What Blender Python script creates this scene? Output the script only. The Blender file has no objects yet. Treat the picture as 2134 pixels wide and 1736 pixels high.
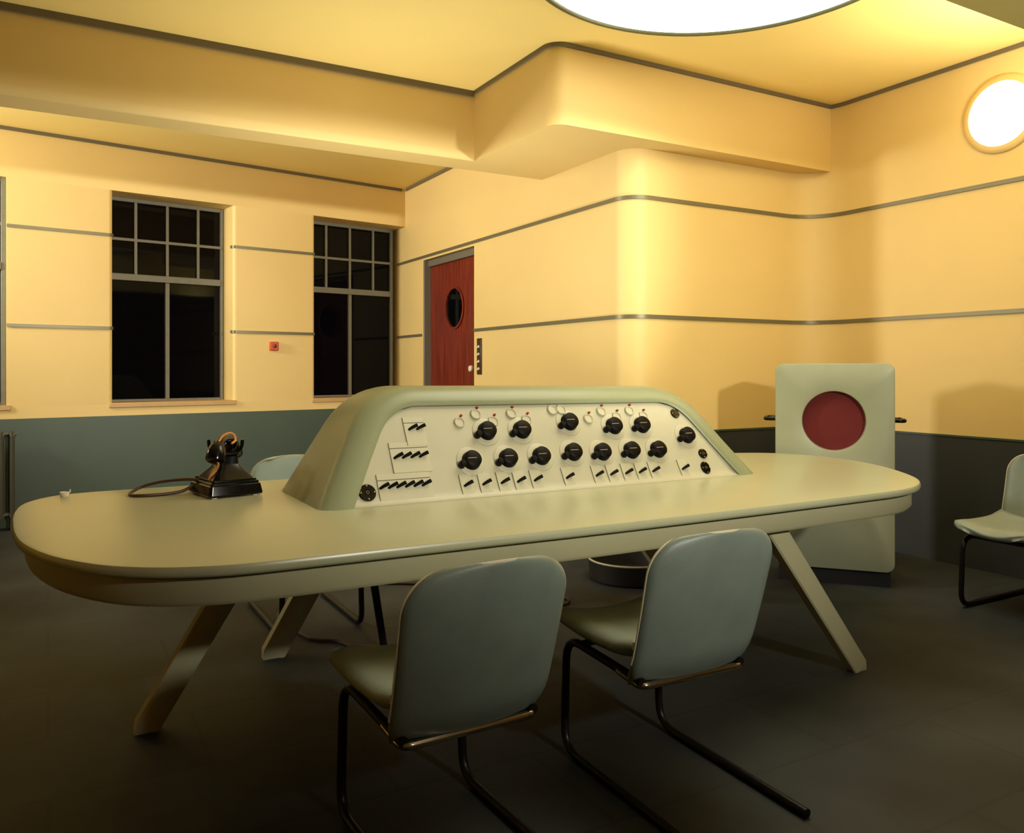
import bpy, bmesh, math, random
from mathutils import Vector, Matrix
random.seed(4)
SC = bpy.context.scene
COL = SC.collection
PI = math.pi
R = math.radians

# ------------------------------------------------------------------ materials
def mat(name, col, rough=.6, metal=0., spec=.5, var=0., vscale=6., bump=0., bscale=200., coat=0., emit=None, estr=0., var2=None):
    m = bpy.data.materials.new(name); m.use_nodes = True
    nt = m.node_tree; b = nt.nodes['Principled BSDF']
    b.inputs['Base Color'].default_value = (*col, 1)
    b.inputs['Roughness'].default_value = rough
    b.inputs['Metallic'].default_value = metal
    b.inputs['Specular IOR Level'].default_value = spec
    b.inputs['Coat Weight'].default_value = coat
    tc = nt.nodes.new('ShaderNodeTexCoord')
    if var > 0:
        n = nt.nodes.new('ShaderNodeTexNoise'); n.inputs['Scale'].default_value = vscale; n.inputs['Detail'].default_value = 5
        nt.links.new(tc.outputs['Object'], n.inputs['Vector'])
        r = nt.nodes.new('ShaderNodeValToRGB')
        c2 = var2 or tuple(c * (1 - var) for c in col)
        r.color_ramp.elements[0].position = .3; r.color_ramp.elements[1].position = .7
        r.color_ramp.elements[0].color = (*c2, 1); r.color_ramp.elements[1].color = (*col, 1)
        nt.links.new(n.outputs['Fac'], r.inputs['Fac']); nt.links.new(r.outputs['Color'], b.inputs['Base Color'])
    if bump > 0:
        n = nt.nodes.new('ShaderNodeTexNoise'); n.inputs['Scale'].default_value = bscale; n.inputs['Detail'].default_value = 3
        nt.links.new(tc.outputs['Object'], n.inputs['Vector'])
        bp = nt.nodes.new('ShaderNodeBump'); bp.inputs['Strength'].default_value = bump; bp.inputs['Distance'].default_value = .004
        nt.links.new(n.outputs['Fac'], bp.inputs['Height']); nt.links.new(bp.outputs['Normal'], b.inputs['Normal'])
    if emit:
        b.inputs['Emission Color'].default_value = (*emit, 1); b.inputs['Emission Strength'].default_value = estr
    return m

WALLC = (.76, .56, .225)
M = {}
M['wall'] = mat('cream yellow wall paint', WALLC, .55, var=.05, vscale=1.3, bump=.08, bscale=90)
M['ceil'] = mat('yellow ceiling paint', (.92, .70, .235), .6, var=.04, vscale=1.1, bump=.06, bscale=90)
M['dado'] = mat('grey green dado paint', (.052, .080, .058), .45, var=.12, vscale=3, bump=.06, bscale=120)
M['dado_dark'] = mat('darker right dado', (.036, .041, .046), .5, var=.2, vscale=3, bump=.06, bscale=120)  # darker than the dado on the back wall
M['rail'] = mat('olive grey wall rail', (.17, .15, .085), .4, metal=.3)
M['cove'] = mat('brown ceiling trim', (.15, .12, .07), .5)
M['frame'] = mat('grey painted steel', (.17, .16, .115), .5, var=.15, vscale=20)
M['doorframe'] = mat('grey door frame', (.16, .14, .1), .45)
M['pane'] = mat('dark night window glass', (.002, .002, .003), .03, spec=.12)
M['sill'] = mat('buff window sill', (.55, .34, .14), .5, var=.1)
M['desk'] = mat('grey green desk enamel', (.44, .45, .30), .28, var=.05, vscale=2.5, bump=.02, bscale=300)
M['desk_apron'] = mat('grey green apron enamel', (.42, .40, .25), .4, var=.06, vscale=3)
M['console'] = mat('sage green console enamel', (.235, .262, .155), .35, var=.06, vscale=4, bump=.02, bscale=300)
M['panel'] = mat('ivory grey panel enamel', (.47, .45, .33), .4, var=.05, vscale=6, bump=.02, bscale=300)
M['plate'] = mat('ivory label plate', (.50, .48, .35), .4)
M['line'] = mat('engraved dark line', (.09, .09, .06), .6)
M['black'] = mat('black bakelite', (.003, .0025, .0025), .16, spec=.32)
M['blacksatin'] = mat('black satin knob plastic', (.0025, .0015, .0015), .5, spec=.12)
M['pointer'] = mat('cream pointer inlay', (.35, .27, .17), .5)
M['red'] = mat('red indicator lens', (.35, .02, .015), .3)
M['brass'] = mat('brass screw', (.30, .22, .11), .45, metal=.6)
M['chair'] = mat('blue grey chair vinyl', (.195, .24, .21), .42, var=.15, vscale=9, bump=.12, bscale=350)
M['seat'] = mat('top lit seat vinyl', (.30, .36, .33), .36, var=.12, vscale=9, bump=.12, bscale=350)  # paler than the backrest: light from above is put into the colour
M['chairblue'] = mat('pale blue chair vinyl', (.42, .58, .68), .5, var=.1, vscale=9, bump=.1, bscale=350)
M['piping'] = mat('pale seam piping', (.55, .52, .38), .5)
M['chrome'] = mat('chromed tube', (.55, .50, .42), .14, metal=1.)
M['darktube'] = mat('dark tube', (.022, .018, .016), .35, metal=.6)
M['cab'] = mat('sage speaker cabinet enamel', (.33, .35, .24), .42, var=.08, vscale=4, bump=.02, bscale=300)
M['plinth'] = mat('black plinth', (.01, .01, .012), .5)
M['orange'] = mat('orange braided cord', (.65, .24, .05), .6)
M['brown'] = mat('brown rubber cord', (.05, .018, .012), .45)
M['white'] = mat('white plastic', (.75, .68, .55), .4)
M['redbox'] = mat('red alarm casing', (.55, .07, .02), .4)
M['switch'] = mat('dark brown switch plate', (.05, .022, .012), .35)
M['radiator'] = mat('radiator enamel', (.07, .07, .055), .35, var=.1)
M['bin'] = mat('dark bin', (.018, .016, .015), .5)
M['lampglass'] = mat('lit opal ceiling glass', (.8, .8, .75), .4, emit=(1., .92, .68), estr=5.4)
M['wallglass'] = mat('lit opal wall glass', (.8, .8, .75), .4, emit=(1., .95, .84), estr=.95)
M['lamprim'] = mat('grey green lamp rim', (.10, .11, .06), .4, metal=.3)
M['lamprimwall'] = mat('cream lamp rim', (.74, .53, .21), .5)

def wood():
    m = bpy.data.materials.new('red brown door veneer'); m.use_nodes = True
    nt = m.node_tree; b = nt.nodes['Principled BSDF']; b.inputs['Roughness'].default_value = .4
    tc = nt.nodes.new('ShaderNodeTexCoord'); mp = nt.nodes.new('ShaderNodeMapping'); mp.inputs['Scale'].default_value = (30, 30, 1.2)
    n = nt.nodes.new('ShaderNodeTexNoise'); n.inputs['Scale'].default_value = 1.6; n.inputs['Detail'].default_value = 6
    r = nt.nodes.new('ShaderNodeValToRGB')
    r.color_ramp.elements[0].position = .35; r.color_ramp.elements[1].position = .7
    r.color_ramp.elements[0].color = (.10, .010, .004, 1); r.color_ramp.elements[1].color = (.25, .032, .011, 1)
    nt.links.new(tc.outputs['Object'], mp.inputs['Vector']); nt.links.new(mp.outputs['Vector'], n.inputs['Vector'])
    nt.links.new(n.outputs['Fac'], r.inputs['Fac']); nt.links.new(r.outputs['Color'], b.inputs['Base Color'])
    return m
M['wood'] = wood()

def grille():
    m = bpy.data.materials.new('red woven grille cloth'); m.use_nodes = True
    nt = m.node_tree; b = nt.nodes['Principled BSDF']; b.inputs['Roughness'].default_value = .8
    tc = nt.nodes.new('ShaderNodeTexCoord')
    w = nt.nodes.new('ShaderNodeTexChecker'); w.inputs['Scale'].default_value = 260
    w.inputs['Color1'].default_value = (.15, .006, .005, 1); w.inputs['Color2'].default_value = (.10, .004, .004, 1)
    nt.links.new(tc.outputs['Object'], w.inputs['Vector']); nt.links.new(w.outputs['Color'], b.inputs['Base Color'])
    return m
M['grille'] = grille()

def floor_mat():
    m = bpy.data.materials.new('dark mottled floor'); m.use_nodes = True
    nt = m.node_tree; b = nt.nodes['Principled BSDF']; b.inputs['Roughness'].default_value = .62; b.inputs['Specular IOR Level'].default_value = .3
    tc = nt.nodes.new('ShaderNodeTexCoord')
    n = nt.nodes.new('ShaderNodeTexNoise'); n.inputs['Scale'].default_value = 1.7; n.inputs['Detail'].default_value = 7
    r = nt.nodes.new('ShaderNodeValToRGB')
    r.color_ramp.elements[0].position = .3; r.color_ramp.elements[1].position = .72
    r.color_ramp.elements[0].color = (.018, .02, .024, 1); r.color_ramp.elements[1].color = (.045, .055, .062, 1)
    br = nt.nodes.new('ShaderNodeTexBrick'); br.inputs['Scale'].default_value = .55; br.inputs['Mortar Size'].default_value = .004
    br.inputs['Color1'].default_value = (1, 1, 1, 1); br.inputs['Color2'].default_value = (.9, .9, .9, 1); br.inputs['Mortar'].default_value = (.75, .75, .75, 1)
    mx = nt.nodes.new('ShaderNodeMix'); mx.data_type = 'RGBA'; mx.blend_type = 'MULTIPLY'; mx.inputs['Factor'].default_value = 1
    nt.links.new(tc.outputs['Object'], n.inputs['Vector']); nt.links.new(tc.outputs['Object'], br.inputs['Vector'])
    nt.links.new(n.outputs['Fac'], r.inputs['Fac'])
    nt.links.new(r.outputs['Color'], mx.inputs['A']); nt.links.new(br.outputs['Color'], mx.inputs['B'])
    nt.links.new(mx.outputs['Result'], b.inputs['Base Color'])
    n2 = nt.nodes.new('ShaderNodeTexNoise'); n2.inputs['Scale'].default_value = 260
    bp = nt.nodes.new('ShaderNodeBump'); bp.inputs['Strength'].default_value = .15; bp.inputs['Distance'].default_value = .003
    nt.links.new(tc.outputs['Object'], n2.inputs['Vector']); nt.links.new(n2.outputs['Fac'], bp.inputs['Height']); nt.links.new(bp.outputs['Normal'], b.inputs['Normal'])
    return m
M['floor'] = floor_mat()

# ------------------------------------------------------------------ mesh helpers
class MB:
    def __init__(s): s.v = []; s.f = []
    def add(s, verts, faces):
        o = len(s.v); s.v += [tuple(p) for p in verts]; s.f += [tuple(i + o for i in f) for f in faces]; return s
    def box(s, a, b, mtx=None):
        x0, y0, z0 = a; x1, y1, z1 = b
        vs = [Vector(p) for p in ((x0,y0,z0),(x1,y0,z0),(x1,y1,z0),(x0,y1,z0),(x0,y0,z1),(x1,y0,z1),(x1,y1,z1),(x0,y1,z1))]
        if mtx: vs = [mtx @ p for p in vs]
        return s.add(vs, [(0,3,2,1),(4,5,6,7),(0,1,5,4),(1,2,6,5),(2,3,7,6),(3,0,4,7)])
    def loft(s, loops, cap0=True, cap1=True, close=True):
        n = len(loops[0]); o = len(s.v)
        for l in loops: s.v += [tuple(p) for p in l]
        m = n if close else n - 1
        for k in range(len(loops) - 1):
            for i in range(m):
                j = (i + 1) % n
                s.f.append((o + k*n + i, o + k*n + j, o + (k+1)*n + j, o + (k+1)*n + i))
        if cap0: s.f.append(tuple(o + i for i in reversed(range(n))))
        if cap1: s.f.append(tuple(o + (len(loops)-1)*n + i for i in range(n)))
        return s
    def prism(s, poly, z0, z1):
        return s.loft([[(x, y, z0) for x, y in poly], [(x, y, z1) for x, y in poly]])
    def lathe(s, prof, n=32, mtx=None, cap0=True, cap1=True):
        loops = []
        for r, z in prof:
            l = [Vector((r*math.cos(2*PI*i/n), r*math.sin(2*PI*i/n), z)) for i in range(n)]
            loops.append([mtx @ p for p in l] if mtx else l)
        return s.loft(loops, cap0, cap1)
    def tube(s, pts, r, n=10, closed=False):
        pts = [Vector(p) for p in pts]; N = len(pts); loops = []
        t0 = (pts[1] - pts[0]).normalized()
        up = Vector((0,0,1)) if abs(t0.z) < .9 else Vector((1,0,0))
        nrm = (up - t0 * up.dot(t0)).normalized()
        for i in range(N):
            a = pts[(i-1) % N] if (closed or i > 0) else pts[i]
            b = pts[(i+1) % N] if (closed or i < N-1) else pts[i]
            t = (b - a).normalized()
            nrm = (nrm - t * nrm.dot(t))
            nrm = nrm.normalized() if nrm.length > 1e-6 else t.orthogonal().normalized()
            bi = t.cross(nrm)
            rr = r[i] if isinstance(r, (list, tuple)) else r
            loops.append([pts[i] + (nrm*math.cos(2*PI*k/n) + bi*math.sin(2*PI*k/n)) * rr for k in range(n)])
        if closed: loops.append(loops[0]); return s.loft(loops, False, False)
        return s.loft(loops)
    def sweep(s, path, prof, side=1):
        """profile (off, z) swept along an open plan path [(x,y)]; off is measured to the left of travel * side"""
        loops = []
        N = len(path)
        for i in range(N):
            p = Vector(path[i])
            d0 = (Vector(path[i]) - Vector(path[i-1])).normalized() if i > 0 else None
            d1 = (Vector(path[i+1]) - Vector(path[i])).normalized() if i < N-1 else None
            if d0 is None: d0 = d1
            if d1 is None: d1 = d0
            n0 = Vector((-d0.y, d0.x)); n1 = Vector((-d1.y, d1.x))
            m = (n0 + n1); m = m / max(.2, (1 + n0.dot(n1)))
            loops.append([(p.x + m.x*o*side, p.y + m.y*o*side, z) for o, z in prof])
        return s.loft(loops)
    def obj(s, name, material, parent=None, smooth=False, loc=None, bevel=0, bseg=2, kind=None, subsurf=0, solid=0, autos=None):
        me = bpy.data.meshes.new(name); me.from_pydata(s.v, [], s.f); me.update()
        bm = bmesh.new(); bm.from_mesh(me)
        bmesh.ops.recalc_face_normals(bm, faces=bm.faces); bm.to_mesh(me); bm.free()
        mats = material if isinstance(material, list) else [material]
        for mm in mats: me.materials.append(mm)
        o = bpy.data.objects.new(name, me); COL.objects.link(o)
        if parent: o.parent = parent
        if loc: o.location = loc
        if solid:
            md = o.modifiers.new('solid', 'SOLIDIFY'); md.thickness = solid; md.offset = 0
        if bevel:
            md = o.modifiers.new('bevel', 'BEVEL'); md.width = bevel; md.segments = bseg; md.limit_method = 'ANGLE'; md.angle_limit = R(35); md.harden_normals = False
        if subsurf:
            md = o.modifiers.new('sub', 'SUBSURF'); md.levels = subsurf; md.render_levels = subsurf
        if smooth or bevel:
            me.polygons.foreach_set('use_smooth', [True]*len(me.polygons))
            ang = autos if autos else 40
            try:
                me.set_sharp_from_angle(angle=R(ang))
            except Exception: pass
        if kind: o['kind'] = kind
        return o

def thing(name, label, cat, loc=(0,0,0), rz=0, group=None, kind=None):
    o = bpy.data.objects.new(name, None); COL.objects.link(o)
    o.empty_display_size = .1
    o.location = loc; o.rotation_euler = (0, 0, rz)
    if kind: o['kind'] = kind
    else: o['label'] = label; o['category'] = cat
    if group: o['group'] = group
    return o
def tag(o, label, cat, group=None):
    o['label'] = label; o['category'] = cat
    if group: o['group'] = group
    return o
def copy_tree(o, parent=None):
    c = o.copy(); COL.objects.link(c)
    if parent: c.parent = parent
    for ch in list(o.children): copy_tree(ch, c)
    return c
def arc(cx, cy, r, a0, a1, n):
    return [(cx + r*math.cos(R(a0 + (a1-a0)*i/n)), cy + r*math.sin(R(a0 + (a1-a0)*i/n))) for i in range(n+1)]
def smooth_path(pts, n=8):
    """Catmull-Rom through 3D points"""
    P = [Vector(p) for p in pts]; out = []
    for i in range(len(P)-1):
        p0 = P[max(i-1,0)]; p1 = P[i]; p2 = P[i+1]; p3 = P[min(i+2,len(P)-1)]
        for k in range(n):
            t = k/n
            out.append(.5*((2*p1) + (p2-p0)*t + (2*p0-5*p1+4*p2-p3)*t*t + (3*p1-p0-3*p2+p3)*t**3))
    out.append(P[-1]); return out
def fillet3(pts, r, n=6):
    P = [Vector(p) for p in pts]; out = [P[0]]
    for i in range(1, len(P)-1):
        a = (P[i-1]-P[i]); b = (P[i+1]-P[i]); la, lb = a.length, b.length; rr = min(r, la*.49, lb*.49)
        p = P[i] + a.normalized()*rr; q = P[i] + b.normalized()*rr
        for k in range(n+1):
            t = k/n; out.append((1-t)**2*p + 2*t*(1-t)*P[i] + t*t*q)
    out.append(P[-1]); return out

# ------------------------------------------------------------------ camera
cam_d = bpy.data.cameras.new('camera'); cam = bpy.data.objects.new('camera', cam_d); COL.objects.link(cam)
cam.location = (0, 0, 1.25); cam.rotation_euler = (R(90), 0, R(-29.63))
cam_d.sensor_width = 36; cam_d.lens = 36*1700/2134; cam_d.shift_y = -97/2134; cam_d.clip_start = .02
SC.camera = cam

# ------------------------------------------------------------------ room shell
XL, YR = -3.4, -3.2           # left and rear limits
XD, YF, XR = 3.32, 4.27, 5.07 # door wall, projecting face, right wall
ZC, ZB, ZBAY = 3.21, 2.72, 3.18
DB, DR = .86, .82             # dado heights
HEAD, SILL = 2.78, .955
O = Vector((-.282, 7.60)); U = Vector((.98854, .15094)); NN = Vector((-.15094, .98854))
def W(s, d, z): p = O + U*s + NN*d; return (p.x, p.y, z)

MB().box((XL-.2, YR-.2, -.1), (XR+.3, 9., 0)).obj('floor', M['floor'], kind='structure')

# right-hand wall run: door wall, rounded corner, projecting face, concave corner, right wall
def run_path(a=1, y0=8.75, y1=None):
    p = [(XD, y0)] if a else []
    p += arc(XD+.16, YF+.16, .16, 180, 270, 8)
    p += arc(XR-.30, YF-.30, .30, 90, 0, 8)
    p += [(XR, YR)] if y1 is None else [(XR, y1)]
    return p
YD0, YD1, ZD = 6.524, 7.66, 2.364
TH = .18
def wall_strip(mb, path, z0, z1, thick=TH):
    mb.sweep(path, [(0, z0), (thick, z0), (thick, z1), (0, z1)], side=1)
mb = MB()
wall_strip(mb, [(XD, 8.75), (XD, YD1)], 0, 3.4)
wall_strip(mb, [(XD, YD1), (XD, YD0)], ZD, 3.4)
wall_strip(mb, [(XD, YD0)] + run_path(0), 0, 3.4)
mb.obj('wall_right', M['wall'], kind='structure', smooth=True, autos=30)

# back wall with window openings (piers have rounded edges)
wins = [(-1.03, -.003), (.77, 1.80), (2.61, 3.64)]
RB = .03
def pier(mb, s0, s1, z0, z1, rl=True, rr=True, dep=.34):
    poly = []
    poly += [(s0, dep)]
    poly += [(s0 + RB - RB*math.cos(R(a)), RB - RB*math.sin(R(a))) for a in range(0, 91, 15)] if rl else [(s0, 0)]
    poly += [(s1 - RB + RB*math.sin(R(a)), RB - RB*math.cos(R(a))) for a in range(0, 91, 15)] if rr else [(s1, 0)]
    poly += [(s1, dep)]
    mb.loft([[W(s, d, z) for s, d in poly] for z in (z0, z1)])
mb = MB()
mb.loft([[W(s, d, z) for s, d in ((-3.6, 0), (4.1, 0), (4.1, .34), (-3.6, .34))] for z in (0, SILL)])
mb.loft([[W(s, d, z) for s, d in ((-3.6, 0), (4.1, 0), (4.1, .34), (-3.6, .34))] for z in (HEAD, 3.4)])
pier(mb, -3.6, wins[0][0], SILL, HEAD, False, True)
pier(mb, wins[0][1], wins[1][0], SILL, HEAD, False)
pier(mb, wins[1][1], wins[2][0], SILL, HEAD)
mb.obj('wall_back', M['wall'], kind='structure', smooth=True, autos=30)
MB().box((XL-.15, YR, 0), (XL, 8., 3.4)).obj('wall_left', M['wall'], kind='structure')
MB().box((XL, YR-.15, 0), (XR, YR, 3.4)).obj('wall_front', M['wall'], kind='structure')

# ceiling: recess, window bay, and the drop around the recess
ce = MB().box((XL-.2, YR-.2, ZC), (XR+.3, 5.3, ZC+.2)).obj('ceiling', M['ceil'], kind='structure')
MB().box((XL-.2, 5.3, ZBAY), (XR, 9., ZBAY+.2)).obj('bay_ceiling', M['ceil'], ce)
# beam over the window side and box over the corner, one plastered bulkhead
mb = MB()
poly = [(XL, 5.37), (XL, 5.13), (2.61, 5.13)] + arc(2.61+.1, 4.09+.1, .1, 180, 270, 8) + [(5.2, 4.09), (5.2, 4.5), (3.45, 4.5), (3.45, 5.37)]
mb.prism(poly, ZB, ZC+.02)
bk = mb.obj('bulkhead', M['wall'], ce, smooth=True, autos=30)
me = bk.data; bm = bmesh.new(); bm.from_mesh(me)
es = [e for e in bm.edges if all(abs(v.co.y-5.13) < 1e-4 and abs(v.co.z-ZB) < 1e-4 for v in e.verts)]
bmesh.ops.bevel(bm, geom=es, offset=.06, segments=6, profile=.5, affect='EDGES'); bm.to_mesh(me); bm.free()
# lower ceiling on the camera side of the recess
MB().box((XL, 1.48, 2.55), (XR+.05, 1.74, ZC+.05)).obj('ceiling_beam', mat('shade toned olive soffit', (.50, .42, .14), .6), ce)  # shade on the underside is put into the olive colour

# dado, rails and ceiling trims
ti = [0]
def trim(mb, material, **k):
    ti[0] += 1
    return mb.obj('trim_%d' % ti[0], material, kind='structure', smooth=True, autos=30, **k)
def strip_run(path, z0, z1, t, side=-1):
    return MB().sweep(path, [(-.01, z0), (t, z0), (t, z1), (-.01, z1)], side=side)
def strip_back(s0, s1, z0, z1, t):
    return MB().loft([[W(s0, d, z) for d, z in ((.01, z0), (-t, z0), (-t, z1), (.01, z1))], [W(s1, d, z) for d, z in ((.01, z0), (-t, z0), (-t, z1), (.01, z1))]])
trim(strip_back(-3.3, 3.63, .0, DB, .012), M['dado'])
trim(strip_run([(XD, 8.12), (XD, YD1)], 0, DB, .012), M['dado'])
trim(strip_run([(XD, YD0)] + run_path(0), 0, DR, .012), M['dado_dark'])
trim(strip_run(run_path(0), DR, DR+.012, .018), M['dado'])
H1, H2, RH = 2.397, 1.606, .026
def back_rail(s0, s1, z, l, r):
    # rail on a pier, turned into the reveals at rounded edges
    pts = []
    t = .011
    if l: pts += [(s0 + RB - (RB+t)*math.cos(R(a)), RB - (RB+t)*math.sin(R(a))) for a in range(0, 91, 15)]
    else: pts += [(s0, -t)]
    if r: pts += [(s1 - RB + (RB+t)*math.sin(R(a)), RB - (RB+t)*math.cos(R(a))) for a in range(0, 91, 15)]
    else: pts += [(s1, -t)]
    mb = MB(); loops = []
    for i, (s, d) in enumerate(pts):
        # outward normal approximated from offset centre
        q = (s, d + .02) if 0 < i < len(pts)-1 else (s, d + .02)
        loops.append([W(s, d, z-RH/2), W(s, d, z+RH/2), W(q[0], q[1], z+RH/2), W(q[0], q[1], z-RH/2)])
    return mb.loft(loops)
for z in (H1, H2):
    trim(back_rail(-3.3, wins[0][0], z, False, True), M['rail'])
    trim(back_rail(wins[0][1], wins[1][0], z, False, True), M['rail'])
    trim(back_rail(wins[1][1], wins[2][0], z, True, True), M['rail'])
trim(strip_run([(XD, 8.36)] + run_path(0), H1-RH/2, H1+RH/2, .011), M['rail'])
trim(strip_run([(XD, 8.36), (XD, YD1+.03)], H2-RH/2, H2+RH/2, .011), M['rail'])
trim(strip_run([(XD, YD0)] + run_path(0), H2-RH/2, H2+RH/2, .011), M['rail'])
trim(strip_run([(XL, 5.13), (2.60, 5.13)], ZC-.042, ZC+.005, .02), M['cove'])  # taller strip here: its height takes in the shadow along the trim
trim(strip_run([(2.61, 5.13)] + arc(2.61+.1, 4.09+.1, .1, 180, 270, 8) + [(5.045, 4.09), (5.062, 4.03), (XR, 3.97), (XR, 1.74)], ZC-.026, ZC+.005, .014), M['cove'])
trim(strip_back(-3.3, 3.6, ZBAY-.028, ZBAY+.005, .014), M['cove'])
trim(strip_run([(XD, 8.1), (XD, 5.37)], ZBAY-.028, ZBAY+.005, .014), M['cove'])

# ------------------------------------------------------------------ windows
def window(n, s0, s1):
    t = thing('window_%d' % n, '', '', W((s0+s1)/2, 0, SILL), math.atan2(U.y, U.x), kind='structure')
    w = (s1-s0)/2; h = HEAD-SILL; D = .25 if n > 1 else .03; zt = 2.045-SILL; zt2 = 2.105-SILL; zm = 2.41-SILL
    mb = MB()
    f = .035
    mb.box((-w, D, 0), (-w+f, D+.06, h)); mb.box((w-f, D, 0), (w, D+.06, h))
    mb.box((-w+f, D, 0), (w-f, D+.06, f)); mb.box((-w+f, D, h-f), (w-f, D+.06, h))
    mb.box((-w+f, D-.01, zt), (w-f, D+.06, zt2))
    mb.obj('window_frame', M['frame'], t, bevel=.004)
    MB().box((-.019, D+.002, f), (.019, D+.05, zt)).obj('mullion', M['frame'], t, bevel=.004)
    mb = MB()
    for x in (-.27, 0, .275): mb.box((x-.012, D+.005, zt2), (x+.012, D+.04, h-f))
    mb.box((-w+f, D+.004, zm-.012), (w-f, D+.041, zm+.012))
    mb.obj('glazing_bars', M['frame'], t)
    MB().box((-w+f*.5, D+.028, f*.5), (w-f*.5, D+.034, zt+.02)).obj('lower_pane', M['pane'], t)
    MB().box((-w+f*.5, D+.028, zt2-.02), (w-f*.5, D+.034, h-f*.5)).obj('upper_pane', M['pane'], t)
    MB().box((-w-.03, -.014, -.028), (w+(.03 if n < 3 else -.01), D+.01, .014)).obj('window_sill', M['sill'], t, bevel=.006)
    return t
for i, (a, b) in enumerate(wins): window(i+1, a, b)

# ------------------------------------------------------------------ door
dr = thing('door_1', '', '', (XD+.05, (YD0+YD1)/2, 0), 0, kind='structure')
hw = (YD1-YD0)/2
mb = MB()
mb.box((-.012, -hw, 0), (.09, -hw+.025, ZD)); mb.box((-.054, hw-.025, 0), (.09, hw, ZD)); mb.box((-.012, -hw+.025, ZD-.07), (.09, hw-.025, ZD))
mb.obj('door_frame', M['doorframe'], dr, bevel=.008)
# leaf with a round opening
def holed_plate(y0, y1, z0, z1, cy, cz, r, x0, x1, n=48):
    mb = MB(); out = []; inn = []
    for i in range(n):
        a = 2*PI*i/n; c, s_ = math.cos(a), math.sin(a)
        k = min(((y1-cy) if c > 0 else (y0-cy))/c if abs(c) > 1e-6 else 1e9, ((z1-cz) if s_ > 0 else (z0-cz))/s_ if abs(s_) > 1e-6 else 1e9)
        out.append((cy+c*k, cz+s_*k)); inn.append((cy+r*c, cz+r*s_))
    cor = [(y1,z1),(y0,z1),(y0,z0),(y1,z0)]
    for cc in cor:   # snap nearest ring sample onto the corner
        j = min(range(n), key=lambda q: (out[q][0]-cc[0])**2+(out[q][1]-cc[1])**2); out[j] = cc
    L = lambda ring, x: [(x, y, z) for y, z in ring]
    mb.loft([L(out, x0), L(out, x1), L(inn, x1), L(inn, x0), L(out, x0)], False, False)
    return mb
cyp = -.025
leaf = holed_plate(-hw+.025, hw-.025, .01, ZD-.07, cyp, 1.845, .185, .02, .065).obj('door_leaf', M['wood'], dr)
MB().lathe([(.195, 0), (.205, .006), (.205, .012), (.185, .014), (.185, 0)], 40, Matrix.Translation((.02, cyp, 1.845)) @ Matrix.Rotation(-PI/2, 4, 'Y'), False, False).obj('porthole_ring', M['wood'], leaf, smooth=True)
MB().lathe([(.19, 0), (.19, .006)], 40, Matrix.Translation((.030, cyp, 1.845)) @ Matrix.Rotation(-PI/2, 4, 'Y')).obj('porthole_pane', M['pane'], leaf)
mb = MB()
mb.lathe([(.012, 0), (.012, .03), (.028, .036), (.032, .05), (.026, .064), (.008, .068)], 20, Matrix.Translation((.02, -.463, 1.262)) @ Matrix.Rotation(-PI/2, 4, 'Y'))
mb.obj('door_knob', M['white'], leaf, smooth=True)

# ------------------------------------------------------------------ small wall fittings
t = thing('fire_alarm', 'small square red alarm button between the two tall windows', 'alarm', W(2.187, 0, 1.478), math.atan2(U.y, U.x))
MB().box((-.042, -.03, -.042), (.042, 0, .042)).obj('casing', M['redbox'], t, bevel=.006)
MB().lathe([(.017, 0), (.017, .006), (.008, .009)], 20, Matrix.Translation((0, -.03, 0)) @ Matrix.Rotation(PI/2, 4, 'X')).obj('push_button', M['switch'], t, smooth=True)

t = thing('switch_plate', 'tall narrow dark brown light switch plate with four toggles beside the door', 'light switch', (XD, 6.41, 1.37))
MB().box((-.012, -.04, -.16), (0, .04, .16)).obj('face_plate', M['switch'], t, bevel=.004)
for k in range(4):
    z = .085 - .065*k
    mb = MB(); mb.lathe([(.013, 0), (.013, .006)], 16, Matrix.Translation((-.012, 0, z)) @ Matrix.Rotation(-PI/2, 4, 'Y'))
    mb.tube([(-.016, 0, z), (-.038, 0, z-.012)], [.005, .007], 10)
    mb.obj('toggle', M['white'], t, smooth=True)

# lit round wall lamp on the right wall
t = thing('wall_lamp', 'round white lit lamp flush on the upper right wall', 'wall lamp', (XR, 2.856, 2.815))
rot = Matrix.Rotation(-PI/2, 4, 'Y')
MB().lathe([(.238, 0), (.238, .010), (.234, .016), (.21, .024), (.197, .024), (.197, 0)], 56, rot, False, False).obj('rim', M['lamprimwall'], t, smooth=True)
MB().lathe([(.198, 0), (.198, .018), (.185, .027), (.1, .034), (.01, .036)], 56, rot).obj('diffuser', M['wallglass'], t, smooth=True)

# big round ceiling lamp
t = thing('ceiling_lamp', 'large round glowing white ceiling light with dark rim above the desk', 'ceiling light', (2.72, 2.77, ZC))
rot = Matrix.Rotation(PI, 4, 'X')
MB().lathe([(.965, 0), (.965, .03), (.955, .036), (.935, .036), (.93, .028), (.93, 0)], 96, rot, False, False).obj('rim', M['lamprim'], t, smooth=True)
MB().lathe([(.932, .0), (.932, .024), (.6, .026), (.02, .027)], 96, rot).obj('diffuser', M['lampglass'], t, smooth=True)

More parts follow.
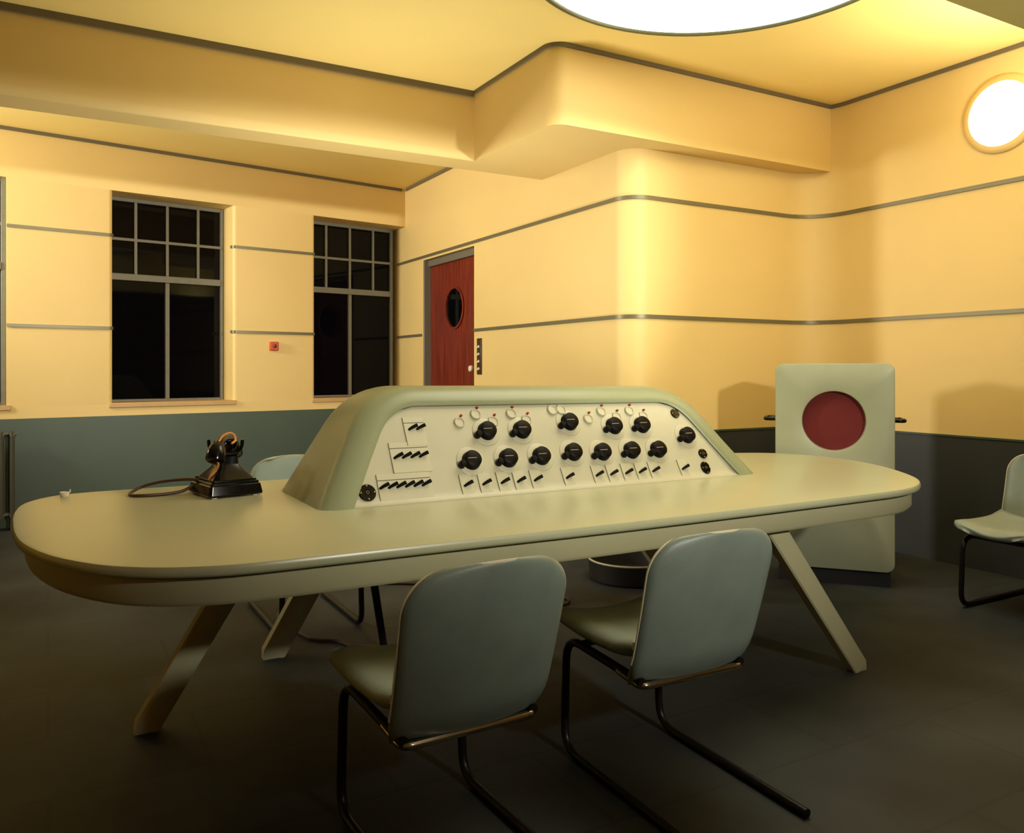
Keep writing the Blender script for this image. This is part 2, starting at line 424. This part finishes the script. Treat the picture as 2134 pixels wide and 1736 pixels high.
# radiator below the far left window
t = thing('radiator', 'dark column radiator on the green dado at the far left', 'radiator', W(-.5, -.03, 0), math.atan2(U.y, U.x))
for k in range(9):
    x = .515 - .072*k
    mb = MB()
    for yy in (-.06, -.13):
        mb.tube([(x, yy, .10), (x, yy, .77)], .018, 8)
    mb.tube([(x, -.045, .12), (x, -.145, .12)], .022, 8); mb.tube([(x, -.045, .75), (x, -.145, .75)], .022, 8)
    mb.obj('column', M['radiator'], t, smooth=True)
for z in (.12, .75): MB().tube([(.545, -.095, z), (-.12, -.095, z)], .02, 10).obj('header_pipe', M['radiator'], t, smooth=True)
for x in (.515, -.06):
    MB().box((x-.012, -.14, 0), (x+.012, -.05, .10)).obj('foot', M['radiator'], t)

# ------------------------------------------------------------------ control desk
TT, TB, AB = .76, .728, .648
outline = [(-.10, 3.05), (-.105, 3.25), (-.09, 3.45), (-.05, 3.57), (.02, 3.655), (.12, 3.69), (.3, 3.70), (.8, 3.695), (1.4, 3.68), (2.0, 3.66), (2.6, 3.64), (3.2, 3.60), (3.48, 3.56), (3.65, 3.49), (3.765, 3.38), (3.82, 3.22), (3.825, 3.03), (3.75, 2.77), (3.63, 2.56), (3.5, 2.385), (3.37, 2.255), (3.22, 2.165), (3.05, 2.12), (2.8, 2.11), (2.25, 2.10), (1.6, 2.10), (1.1, 2.115), (.6, 2.125), (.42, 2.135), (.31, 2.165), (.21, 2.215), (.105, 2.31), (.0, 2.49), (-.065, 2.70), (-.09, 2.88)]
def closed_cr(pts, n=3):
    N = len(pts); out = []
    for i in range(N):
        p0, p1, p2, p3 = (Vector(pts[(i+k-1) % N]) for k in range(4))
        for k in range(n):
            q = k/n; out.append(.5*((2*p1)+(p2-p0)*q+(2*p0-5*p1+4*p2-p3)*q*q+(3*p1-p0-3*p2+p3)*q**3))
    return [(p.x, p.y) for p in out]
OUT = closed_cr(outline)
def inset(poly, d):
    N = len(poly); out = []
    for i in range(N):
        a = Vector(poly[i-1]); b = Vector(poly[i]); c = Vector(poly[(i+1) % N])
        t_ = (c-a).normalized(); n_ = Vector((t_.y, -t_.x))   # outline runs clockwise: inward on its right
        out.append((b.x + n_.x*d, b.y + n_.y*d))
    return out
desk = thing('control_desk', 'long pale grey green control desk with rounded ends and splayed legs', 'desk', (1.86, 2.9, 0))
dl = Vector((-1.86, -2.9, 0))
def L3(poly, z): return [(x+dl.x, y+dl.y, z) for x, y in poly]
mb = MB(); mb.loft([L3(inset(OUT, .012), TB), L3(inset(OUT, .004), TB+.003), L3(OUT, TB+.010), L3(OUT, TT-.010), L3(inset(OUT, .004), TT-.002), L3(inset(OUT, .014), TT)])
mb.obj('desk_top', M['desk'], desk, smooth=True, autos=50)
mb = MB(); A1 = inset(OUT, .035); A2 = inset(OUT, .055)
mb.loft([L3(A2, TB), L3(A2, TB-.008), L3(A1, TB-.008), L3(A1, AB+.012), L3(inset(OUT, .045), AB), L3(A2, AB), L3(A2, TB)], False, False)
mb.add(L3(A2, TB-.02), [tuple(range(len(A2)))])
mb.obj('apron', M['desk_apron'], desk, smooth=True, autos=50)
def desk_leg(foot, top, w=.078, d=.05):
    f = Vector(foot) + dl; q = Vector(top) + dl
    ax = (q-f).normalized(); sx = Vector((1,0,0)); sx = (sx - ax*sx.dot(ax)).normalized(); sy = ax.cross(sx)
    loops = []
    prof = [(-1,-.8),(-.85,-1),(.85,-1),(1,-.8),(1,.8),(.85,1),(-.85,1),(-1,.8)]
    for k, sc in ((0, .8), (.025, 1.), (.9, 1.12), (1, 1.12)):
        c = f.lerp(q, k)
        pts = []
        for a, b in prof:
            p = c + sx*(a*w/2*sc) + sy*(b*d/2*sc)
            if k == 0: p.z = 0
            if k == 1: p.z = q.z
            pts.append(p)
        loops.append(pts)
    MB().loft(loops).obj('leg', M['desk_apron'], desk, smooth=True)
desk_leg((2.945, 2.245, 0), (2.33, 2.215, .735))
desk_leg((.285, 3.08, 0), (.73, 3.06, .735), w=.085)
desk_leg((.84, 3.60, 0), (1.25, 3.55, .735), w=.10)
desk_leg((3.05, 3.45, 0), (2.45, 3.45, .735))
mb = MB(); mb.tube([Vector((1.314, 3.475, .0)) + dl, Vector((1.14, 3.30, .74)) + dl], [.017, .019], 12)
mb.obj('conduit_post', M['darktube'], desk, smooth=True)

# ------------------------------------------------------------------ mixing console
con = thing('mixing_console', 'sage green sloping mixing console with black knobs standing on the desk', 'mixing console', (1.87, 3.0, TT))
CX, CY = 1.87, 3.0
def ztop(x): return 1.176 - .009*(x)     # x local
def yf(z): return 2.785 + .58*(z-.76) - CY   # front plane (local y), z world
def yrim(z): return yf(z) - .004 - .010*max(0, 1-(z-.76)/.16)**1.5   # the arch stands proud, more so at its foot
def outline_arch(base, topz, slope, r, xs=1., n=10):
    """half arch polyline from left base to right base: local x, world z"""
    pts = [(-base, TT)]
    # straight leaning side, rounded corner, flat top
    h = topz - TT; xt = base - slope*h
    # corner between side direction and top: quadratic rounding
    L = math.hypot(slope, 1)
    a = (-xt - slope*r*1.0/L*1.0, topz - r/L); c = (-xt + r, topz)
    pts += [(-base + slope*h*.33*(1-r/h), TT + h*.33*(1-r/h)), (-base + slope*h*.66*(1-r/h), TT + h*.66*(1-r/h))]
    for k in range(n+1):
        q = k/n; pts.append(((1-q)**2*a[0] + 2*q*(1-q)*(-xt) + q*q*c[0], (1-q)**2*a[1] + 2*q*(1-q)*topz + q*q*c[1]))
    m = [(-x, z) for x, z in reversed(pts)]
    mid = [(-.4, topz), (0, topz), (.4, topz)]
    return pts + mid + m
INN = outline_arch(.932, 1.103, .63, .12)
OUTA = outline_arch(1.05, 1.178, .63, .19)
def tiltz(x, z): return z - .009*x*(z-TT)/.42
def lp(arch, fy, dx=0, k=0):
    # k pulls the loop towards the arch centre line (for bevels)
    return [(x*(1-k), fy(z), tiltz(x, TT + (z-TT)*(1-k)) - TT) for x, z in arch]
def mixarch(a, b, t): return [(p[0]+(q[0]-p[0])*t, p[1]+(q[1]-p[1])*t) for p, q in zip(a, b)]
yr = lambda z: 3.36 - CY - .10*(z-.76)
loops = [lp(INN, lambda z: yf(z)+.03), lp(INN, lambda z: yrim(z)+.004), lp(mixarch(INN, OUTA, .06), lambda z: yrim(z)),
         lp(mixarch(INN, OUTA, .30), lambda z: yrim(z)-.001), lp(mixarch(INN, OUTA, .55), lambda z: yrim(z)+.002), lp(mixarch(INN, OUTA, .8), lambda z: yrim(z)+.013),
         lp(mixarch(INN, OUTA, .94), lambda z: yrim(z)+.032), lp(OUTA, lambda z: yrim(z)+.06),
         lp(OUTA, lambda z: yr(z)-.05), lp(mixarch(INN, OUTA, .96), lambda z: yr(z)-.02), lp(mixarch(INN, OUTA, .85), lambda z: yr(z)), lp(mixarch(INN, OUTA, .6), lambda z: yr(z))]
mb = MB(); n_ = len(loops[0]); 
o_ = 0
for l in loops: mb.v += l
for k in range(len(loops)-1):
    for i in range(n_-1): mb.f.append((k*n_+i, k*n_+i+1, (k+1)*n_+i+1, (k+1)*n_+i))
mb.f.append(tuple((len(loops)-1)*n_+i for i in range(n_)))
mb.obj('housing', M['console'], con, smooth=True, autos=60)
# panel: sheet between the arch sides, sweeping into the desk top at its foot
def xin(z):
    pts = [p for p in INN if p[0] <= 0]
    for (x0, z0), (x1, z1) in zip(pts, pts[1:]):
        if z0 <= z <= z1 and z1 > z0: return -(x0 + (x1-x0)*(z-z0)/(z1-z0))
    return .925
rows = []
PD = .012
for yy, zz in ((-.020, .7605), (-.013, .763), (-.007, .768), (-.003, .776), (-.0005, .786)):
    rows.append((yf(zz) + PD + yy, zz, xin(max(zz, .76))))
for k in range(15):
    z = .795 + (1.106-.795)*(k/14); rows.append((yf(z)+PD, z, xin(min(z, 1.103))))
mb = MB(); NX = 24; loops = []
for y, z, xw in rows: loops.append([(-xw + 2*xw*i/NX, y, tiltz(-xw+2*xw*i/NX, z)-TT) for i in range(NX+1)])
mb.loft(loops, False, False, close=False)
mb.obj('control_panel', M['panel'], con, smooth=True, autos=60)

# frame on the panel: local x to the right, local y up the slope, local z out of the panel
SL = math.atan2(.58, 1.)
def pmat(X, Z):
    o = Vector((X-CX, yf(Z)+PD, tiltz(X-CX, Z)-TT))
    up = Vector((0, math.sin(SL), math.cos(SL))); outv = Vector((0, -math.cos(SL), math.sin(SL))); rt = Vector((1,0,0))
    m = Matrix((rt, up, outv)).transposed().to_4x4(); m.translation = o
    return m
def part(mb, name, material, parent, mtx, smooth=True, **k):
    o = mb.obj(name, material, parent, smooth=smooth, **k); o.matrix_local = mtx; return o
# fader knobs
kb = MB(); kb.lathe([(.039, .004), (.039, .010), (.0375, .014), (.0355, .030), (.032, .033), (.01, .034)], 30)
# finger grip reaching out at the lower left
a_ = R(200)
gx, gy = math.cos(a_), math.sin(a_)
kb.loft([[(gx*.02 - gy*s*q, gy*.02 + gx*s*q, z) for s, q in ((-.014, 1), (.014, 1))] + [(gx*.046 - gy*s*q, gy*.046 + gx*s*q, z) for s, q in ((.009, 1), (-.009, 1))] for z in (.010, .026)])
kb.lathe([(.0145, .006), (.0145, .03), (.011, .034), (.002, .035)], 18, Matrix.Translation((gx*.05, gy*.05, 0)))
dp = MB(); dp.lathe([(.062, 0), (.061, .0025), (.057, .004), (.01, .004)], 40)
pl = MB().box((-.026, -.0012, .0342), (.012, .0012, .0352))
KN = [(1.547,.996),(1.711,.996),(1.957,1.021),(2.185,.998),(2.342,.998),(1.446,.889),(1.611,.889),(1.768,.890),(1.929,.898),(2.078,.892),(2.236,.892),(2.384,.889),(2.582,.944)]
k0 = None
for i, (x, z) in enumerate(KN):
    if k0 is None:
        k0 = part(kb, 'fader_knob', M['blacksatin'], con, pmat(x, z))
        d0 = dp.obj('dial_plate', M['panel'], k0, smooth=True); d0['label'] = 'pale round dial plate'
        p0 = pl.obj('pointer_line', M['pointer'], k0); p0['label'] = 'thin cream pointer line'
        k = k0
    else:
        k = copy_tree(k0, con); k.matrix_local = pmat(x, z)
    k['label'] = 'round black fader knob with a side finger grip'
# small pale dials with a red lamp
db = MB(); db.lathe([(.024, 0), (.024, .006), (.021, .010), (.0185, .010), (.0175, .006), (.002, .006)], 30)
rb = MB(); rb.lathe([(.0052, 0), (.0052, .010), (.003, .0125), (.0005, .013)], 12, Matrix.Translation((.014, .030, 0)))
d0 = None
for i, (x, z) in enumerate([(1.436,1.034),(1.518,1.064),(1.59,1.034),(1.685,1.064),(1.75,1.037),(1.892,1.075),(1.937,1.075),(2.065,1.034),(2.147,1.064),(2.222,1.04),(2.304,1.064),(2.374,1.04)]):
    if d0 is None:
        d0 = part(db, 'small_dial', M['plate'], con, pmat(x, z)); r0 = rb.obj('pilot_lamp', M['red'], d0, smooth=True); r0['label'] = 'tiny red pilot lamp'
        d = d0
    elif i in (5, 6):
        d = d0.copy(); COL.objects.link(d); d.parent = con; d.matrix_local = pmat(x, z)
    else:
        d = copy_tree(d0, con); d.matrix_local = pmat(x, z)
# key switches below the faders
sb = MB().box((-.026, -.05, 0), (.026, .042, .003))
ln = MB().box((-.0265, -.05, .003), (-.0245, .042, .0036))
lv = MB(); lv.tube([(-.012, -.006, .002), (.0, -.001, .010), (.022, .007, .016)], [.0045, .006, .0075], 10)
s0 = None
for x in (1.404, 1.484, 1.566, 1.64, 1.719, 1.873, 2.023, 2.099, 2.179, 2.253, 2.328, 2.498):
    if s0 is None:
        s0 = part(sb, 'key_switch', M['plate'], con, pmat(x, .806), smooth=False)
        l0 = lv.obj('switch_lever', M['blacksatin'], s0, smooth=True); l0['label'] = 'short black lever'
        e0 = ln.obj('engraved_edge', M['line'], s0)
    else:
        s_ = copy_tree(s0, con); s_.matrix_local = pmat(x, .806)
# three switch groups at the left
for x0, x1, z0, z1, zl, xs in ((1.195, 1.28, .955, 1.06, 1.019, (1.229, 1.262)), (1.118, 1.275, .862, .97, .919, (1.146, 1.18, 1.215, 1.249)), (1.046, 1.258, .772, .862, .819, (1.068, 1.102, 1.135, 1.169, 1.203, 1.236))):
    xc, zc = (x0+x1)/2, (z0+z1)/2; hx = (x1-x0)/2; hz = (z1-z0)/2/math.cos(SL)
    g = part(MB().box((-hx, -hz, 0), (hx, hz, .003)), 'switch_group', M['plate'], con, pmat(xc, zc), smooth=False)
    e = MB(); e.box((-hx, -hz, .003), (-hx+.002, hz, .0036)); e.box((-hx, hz-.026, .003), (hx, hz-.023, .0036))
    e.obj('engraved_edge', M['line'], g)
    for x in xs:
        q = lv.obj('switch_lever', M['blacksatin'], g, smooth=True); q.location = (x-xc-.004, (zl-zc)/math.cos(SL), 0); q['label'] = 'short black lever'
# sockets
for x, z, r, sy in ((1.003, .804, .033, 1), (2.568, 1.048, .024, 1), (2.642, .862, .024, 1), (2.625, .80, .025, 1.25)):
    mb = MB(); mb.lathe([(r, 0), (r, .004), (r*.92, .008), (r*.35, .008), (r*.3, .004), (.002, .004)], 30)
    mb.v = [(a, b*sy, c) for a, b, c in mb.v]
    so = part(mb, 'socket', M['black'], con, pmat(x, z))
    mb = MB()
    for q in range(4): mb.lathe([(.003, 0), (.003, .0088), (.001, .0095)], 10, Matrix.Translation((r*.78*math.cos(q*PI/2), r*sy*.78*math.sin(q*PI/2), 0)))
    mb.lathe([(.0062, .004), (.0062, .0095), (.005, .0095), (.005, .004)], 14, None, False, False)
    mb.obj('contact_screws', M['brass'], so, smooth=True)

# ------------------------------------------------------------------ telephone
ph = thing('telephone', 'black bakelite telephone on the left of the desk by the console', 'telephone', (.612, 3.372, TT), R(10))
def rrect(w, d, r, z, n=5):
    pts = []
    for cx, cy, a in ((w-r, d-r, 0), (-w+r, d-r, 90), (-w+r, -d+r, 180), (w-r, -d+r, 270)):
        pts += [(cx + r*math.cos(R(a+90*k/n)), cy + r*math.sin(R(a+90*k/n)), z) for k in range(n+1)]
    return pts
mb = MB(); mb.loft([rrect(.105, .118, .012, .006), rrect(.107, .12, .014, .012), rrect(.100, .113, .012, .045), rrect(.095, .108, .012, .048), rrect(.095, .108, .012, .056), rrect(.088, .101, .012, .059), rrect(.088, .101, .012, .066)])
mb.obj('base', M['black'], ph, smooth=True, autos=30)
mb = MB(); mb.loft([rrect(.083, .096, .014, .064), rrect(.078, .088, .014, .070), rrect(.045, .052, .014, .108), rrect(.040, .042, .012, .120), rrect(.038, .040, .012, .150), rrect(.046, .048, .014, .158), rrect(.044, .045, .012, .166)])
mb.obj('body', M['black'], ph, smooth=True, autos=30)
for x in (-.08, .08):
    for y in (-.095, .095):
        mb = MB(); mb.lathe([(.012, 0), (.012, .008)], 14, Matrix.Translation((x, y, 0))); q = mb.obj('rubber_foot', M['white'], ph); q['label'] = 'pale rubber foot'
for sx in (-1, 1):
    for sy in (-1, 1):
        mb = MB(); mb.tube(smooth_path([(sx*.03, sy*.03, .158), (sx*.050, sy*.034, .182), (sx*.054, sy*.036, .214)], 4), [.008]*4 + [.007]*4 + [.005], 8)
        mb.obj('cradle_prong', M['black'], ph, smooth=True)
# handset lies across the cradle, running mostly away from the camera
hs = bpy.data.objects.new('handset', None)
mb = MB()
hp = smooth_path([(0, -.085, .172), (0, -.05, .194), (0, 0, .202), (0, .05, .194), (0, .085, .172)], 5)
mb.tube(hp, [.020 - .005*math.sin(PI*k/(len(hp)-1)) for k in range(len(hp))], 14)
for y in (-.092, .092):
    mb.lathe([(.020, .042), (.028, .034), (.036, .012), (.038, -.012), (.036, -.024), (.028, -.030), (.004, -.030)], 26, Matrix.Translation((0, y, .150)) @ Matrix.Rotation(R(22 if y > 0 else -22), 4, 'X'))
h = mb.obj('handset', M['black'], ph, smooth=True); h.location = (-.004, 0, .014); h.rotation_euler = (0, 0, R(-40))
mb = MB()
mb.tube(smooth_path([(-.080, -.04, .066), (-.074, -.05, .085), (-.060, -.055, .10), (-.056, -.075, .125), (-.062, -.08, .15), (-.05, -.06, .205), (-.03, -.05, .232), (-.005, -.05, .243), (.012, -.055, .235), (.012, -.07, .215), (-.008, -.085, .205)], 6), .0045, 8)
q = mb.obj('handset_cord', M['orange'], ph, smooth=True); q['label'] = 'orange braided handset cord'
mb = MB()
mb.tube(smooth_path([(-.085, .05, .055), (-.13, .09, .058), (-.20, .165, .046), (-.26, .20, .028), (-.30, .19, .012), (-.314, .15, .007), (-.285, .108, .007), (-.20, .092, .007), (-.14, .088, .013), (-.105, .08, .03), (-.085, .07, .04)], 6), .0062, 10)
q = mb.obj('line_cord', M['brown'], ph, smooth=True); q['label'] = 'dark brown looped line cord'

# small pale object on the back left edge of the desk
t = thing('desk_cup', 'tiny pale cup near the back left edge of the desk top', 'cup', (.055, 3.60, TT))
MB().lathe([(.013, 0), (.016, .006), (.017, .018), (.015, .018), (.012, .006), (.001, .005)], 20).obj('bowl', M['white'], t, smooth=True)
MB().tube([(.012, 0, .01), (.02, 0, .018), (.019, 0, .027)], .0025, 8).obj('spout', M['white'], t, smooth=True)

# ------------------------------------------------------------------ chairs
def make_chair(label, vinyl):
    t = thing('cantilever_chair', label, 'chair', group='cantilever tube chairs around the desk')
    HW = .225
    # backrest: grid over (u across, v up), curved round the sitter
    def slab(fn, nu, nv, thick, name, material):
        ve = lambda j: 1 - (1 - j/nv)**1.7
        g = [[Vector(fn(-1 + 2*i/nu, ve(j))) for i in range(nu+1)] for j in range(nv+1)]
        def nrm(i, j):
            a = g[j][min(i+1, nu)] - g[j][max(i-1, 0)]; b = g[min(j+1, nv)][i] - g[max(j-1, 0)][i]
            c = a.cross(b); return c.normalized() if c.length > 1e-9 else Vector((0, 1, 0))
        f = []; b = []
        for j in range(nv+1):
            for i in range(nu+1):
                u = -1 + 2*i/nu; v = ve(j)
                e = min(1, (1-abs(u))*6, (1-v)*7+.0, v*7)
                th = thick*(.35 + .65*math.sqrt(max(0, e)))
                n = nrm(i, j); f.append(g[j][i] + n*th/2); b.append(g[j][i] - n*th/2)
        K = (nu+1)*(nv+1); mb = MB(); mb.v = [tuple(p) for p in f+b]
        idx = lambda i, j: j*(nu+1)+i
        for j in range(nv):
            for i in range(nu):
                q = (idx(i,j), idx(i+1,j), idx(i+1,j+1), idx(i,j+1)); mb.f.append(q); mb.f.append(tuple(K+k for k in reversed(q)))
        ring = [idx(i,0) for i in range(nu)] + [idx(nu,j) for j in range(nv)] + [idx(i,nv) for i in range(nu,0,-1)] + [idx(0,j) for j in range(nv,0,-1)]
        for a, c in zip(ring, ring[1:]+ring[:1]): mb.f.append((a, K+a, K+c, c))
        o = mb.obj(name, material, t, smooth=True, autos=80)
        return o, [g[r // (nu+1)][r % (nu+1)] for r in ring]
    def back(u, v):
        z = .345 + .44*v
        rad = .10; top = .785
        w = HW
        if z > top - rad: w = HW - rad + math.sqrt(max(0, rad*rad - (z-(top-rad))**2))
        if z < .42: w = HW - .02*((.42-z)/.075)**2
        w *= (.97 + .05*v)
        y = -.222 - .125*v - .02*math.sin(v*PI)*.3 + .035*u*u
        if v < .25: y += .03*((.25-v)/.25)**2
        return (u*w, y, z + .012*(1-u*u)*v)
    ob, ring = slab(back, 20, 30, .030, 'backrest', vinyl)
    mb = MB(); off = [Vector((p.x, p.y-.012, p.z)) for p in ring]
    n0 = 20; mb.tube(ring[n0+2:n0+30+20+28], .0045, 6)
    q = mb.obj('piping', M['piping'], ob, smooth=True); q['label'] = 'pale piping along the edge'
    def seat(u, v):
        y = -.215 + .475*v
        w = HW*(.99 + .03*math.sin(v*PI))
        rad = .07
        if y > .26-rad: w = w - rad + math.sqrt(max(0, rad*rad - (y-(.26-rad))**2))
        z = .425 + .03*(u*u) - .012*math.sin(v*PI) + .018*max(0, 1-v*5)
        if v > .9: z -= .02*((v-.9)/.1)**2
        return (u*w, y, z)
    slab(seat, 16, 18, .055, 'seat', M['seat'] if vinyl is M['chair'] else vinyl)
    # tube frame, one bent tube each side joined at the back
    for s in (-1, 1):
        x = s*.185
        pts = fillet3([(x, -.21, .36), (x, .20, .375), (x*1.05, .20, .014), (x*1.05, -.46, .014)], .08, 7)
        mb = MB(); mb.tube(pts, .0135, 10); mb.obj('side_tube', M['darktube'], t, smooth=True)  # shade below the seat is put into the dark tube colour
    mb = MB(); mb.tube(fillet3([(-.19, -.10, .362), (-.19, -.208, .349), (.19, -.208, .349), (.19, -.10, .362)], .03, 6), .011, 10)
    mb.obj('rear_tube', M['chrome'], t, smooth=True)
    mb = MB(); mb.tube([(-.19, .12, .373), (.19, .12, .373)], .011, 10); mb.obj('cross_tube', M['darktube'], t, smooth=True)
    return t
ch = make_chair('grey green cantilever chair nearest the camera, left of the pair at the desk front', M['chair'])
ch.location = (.915, 2.035, 0); ch.rotation_euler = (0, 0, R(2))
c2 = copy_tree(ch); c2['label'] = 'grey green cantilever chair at the desk front, right of the pair, by a desk leg'
c2.location = (1.66, 2.035, 0); c2.rotation_euler = (0, 0, R(-2))
c3 = copy_tree(ch); c3['label'] = 'grey green cantilever chair by the right wall, facing the end of the desk'
c3.location = (4.36, 2.36, 0); c3.rotation_euler = (0, 0, R(90))
c4 = make_chair('pale blue cantilever chair behind the desk, its back showing above the desk top', M['chairblue'])
c4.location = (1.13, 4.0, 0); c4.rotation_euler = (0, 0, R(180))

# ------------------------------------------------------------------ loudspeaker cabinet
ax = math.atan2(-.76, .65)      # local +x runs to the right along the front
ang = math.atan2(-.76, .65)
ls = thing('loudspeaker_cabinet', 'tall sage green loudspeaker cabinet with a round red grille in the corner', 'loudspeaker', (4.18-.2113+.012, 2.948+.247+.01, 0), ang)
hwid = .5
def rr_xz(w0, w1, z0, z1, r, n=6):
    pts = []
    for cx, cz, a in ((w1-r, z1-r, 0), (w0+r, z1-r, 90), (w0+r, z0+r, 180), (w1-r, z0+r, 270)):
        pts += [(cx + r*math.cos(R(a+90*k/n)), cz + r*math.sin(R(a+90*k/n))) for k in range(n+1)]
    return pts
LW = .325
# baffle with a round hole
def cab_loop(y, ins=0): return [(x, y, z) for x, z in rr_xz(-LW+ins, LW-ins, .09+ins, 1.288-ins, .05-ins*.5)]
GZ, GR = .952, .172
gx0 = -.0
def ring_front(y, n):
    return [(gx0 + GR*math.cos(a), y, GZ + GR*math.sin(a)) for a in n]
outer = cab_loop(.0, .006)
angs = [math.atan2(p[2]-GZ, p[0]-gx0) for p in outer]
def hole(y, r): return [(gx0 + r*math.cos(a), y, GZ + r*math.sin(a)) for a in angs]
# densify loop so the hole is round
def dens(loop, k=6):
    out = []
    for i in range(len(loop)):
        a = Vector(loop[i]); b = Vector(loop[(i+1) % len(loop)])
        m = max(1, int((b-a).length/.03))
        out += [tuple(a.lerp(b, q/m)) for q in range(m)]
    return out
o1 = dens(outer); angs = [math.atan2(p[2]-GZ, p[0]-gx0) for p in o1]
def grow(loop, d, y):
    out = []
    for x, _, z in loop:
        xx = x + d*(1 if x > LW-.06 else -1 if x < -LW+.06 else 0); zz = z + d*(1 if z > 1.22 else -1 if z < .16 else 0)
        out.append((xx, y, zz))
    return out
mb = MB(); mb.loft([hole(.055, GR), hole(.004, GR+.003), hole(0, GR+.012), o1, grow(o1, .004, .002), grow(o1, .006, .008), grow(o1, .006, .018), grow(o1, .002, .020), grow(o1, .002, .023), grow(o1, .006, .025), grow(o1, .006, .38)], False, True)
cabo = mb.obj('cabinet_body', M['cab'], ls, smooth=True, autos=40)
MB().add([(gx0 + (GR+.005)*math.cos(2*PI*i/60), .046, GZ + (GR+.005)*math.sin(2*PI*i/60)) for i in range(60)] + [(gx0 + (GR+.005)*math.cos(2*PI*i/60), .054, GZ + (GR+.005)*math.sin(2*PI*i/60)) for i in range(60)], [tuple(range(60)), tuple(range(119, 59, -1))] + [(i, (i+1) % 60, 60+(i+1) % 60, 60+i) for i in range(60)]).obj('grille', M['grille'], ls)
MB().box((-LW+.02, .035, 0), (LW-.02, .36, .095)).obj('plinth', M['plinth'], ls)
for s in (-1, 1):
    mb = MB(); x = s*LW
    mb.tube(fillet3([(x, .10, .955), (x+s*.062, .10, .955), (x+s*.062, .25, .955), (x, .25, .955)], .03, 6), .012, 10)
    mb.obj('handle', M['black'], ls, smooth=True)

# ------------------------------------------------------------------ things on the floor behind the desk
t = thing('floor_drum', 'low dark round drum with a pale rim on the floor behind the desk', 'bin', (3.05, 4.06-.15, 0))
MB().lathe([(.23, 0), (.25, .01), (.26, .12), (.25, .12), (.24, .02), (.01, .015)], 40).obj('shell', M['bin'], t, smooth=True)
mb = MB(); mb.tube([(.257*math.cos(2*PI*i/48), .257*math.sin(2*PI*i/48), .122) for i in range(48)], .006, 8, closed=True); q = mb.obj('rim', M['piping'], t, smooth=True); q['label'] = 'pale rolled rim'
mb = MB(); mb.tube(smooth_path([(1.31, 3.47, .009), (1.24, 3.50, .009), (1.19, 3.54, .009), (1.15, 3.64, .009), (1.05, 3.76, .009), (1.02, 4.2, .009), (1.4, 4.6, .009), (2.0, 4.3, .009), (2.35, 4.0, .009), (2.45, 3.72, .009), (2.37, 3.62, .009), (2.28, 3.72, .009), (2.3, 4.1, .009)], 8), .008, 8)
tag(mb.obj('floor_cable', M['brown'], smooth=True), 'thin dark cable trailing over the floor behind the desk', 'cable')

# ------------------------------------------------------------------ light
w = bpy.data.worlds.new('night'); SC.world = w; w.use_nodes = True
w.node_tree.nodes['Background'].inputs['Color'].default_value = (.001, .001, .0015, 1)
def area(name, loc, target, size, energy, col, shape='DISK', spread=180):
    l = bpy.data.lights.new(name, 'AREA'); l.shape = shape; l.size = size; l.energy = energy; l.color = col; l.spread = R(spread)
    o = bpy.data.objects.new(name, l); COL.objects.link(o); o.location = loc
    o.rotation_euler = (Vector(target) - Vector(loc)).to_track_quat('-Z', 'Y').to_euler(); return o
def spot(name, loc, target, ang, blend, energy, col, size=.12):
    l = bpy.data.lights.new(name, 'SPOT'); l.spot_size = R(ang); l.spot_blend = blend; l.energy = energy; l.color = col; l.shadow_soft_size = size
    o = bpy.data.objects.new(name, l); COL.objects.link(o); o.location = loc
    o.rotation_euler = (Vector(target) - Vector(loc)).to_track_quat('-Z', 'Y').to_euler(); return o
LC = (1., .96, .80)
spot('photographic flood', (1.8, -1.6, 2.32), (2.45, 7.0, 2.24), 75, .75, 520, LC, .1)
spot('added back wall fill', (3.4, -1.2, 2.3), (1.6, 7.9, 1.9), 34, .8, 1000, LC, .1)  # added light, no such source known; lifts the middle of the back wall
area('added bay fill', (-2.7, 6.4, 2.6), (3.2, 6.6, 2.35), .6, 86, LC, spread=102)  # added light out of view, brightens the door wall and window bay
area('added corner fill', (4.3, 2.0, 2.35), (4.2, 2.2, 3.3), .6, 30, LC, spread=150)  # added light out of view, brightens the ceiling and walls at the right
area('added ceiling fill behind the desk', (1.9, 4.6, .3), (1.6, 4.4, 3.3), .5, 32, LC, spread=125)  # added light hidden by the desk, brightens ceiling and bulkhead from below

vs = SC.view_settings
vs.view_transform = 'Standard'; vs.look = 'None'; vs.gamma = 1; vs.exposure = 0.; vs.use_curve_mapping = False
SC.cycles.max_bounces = 12
SC.cycles.diffuse_bounces = 8
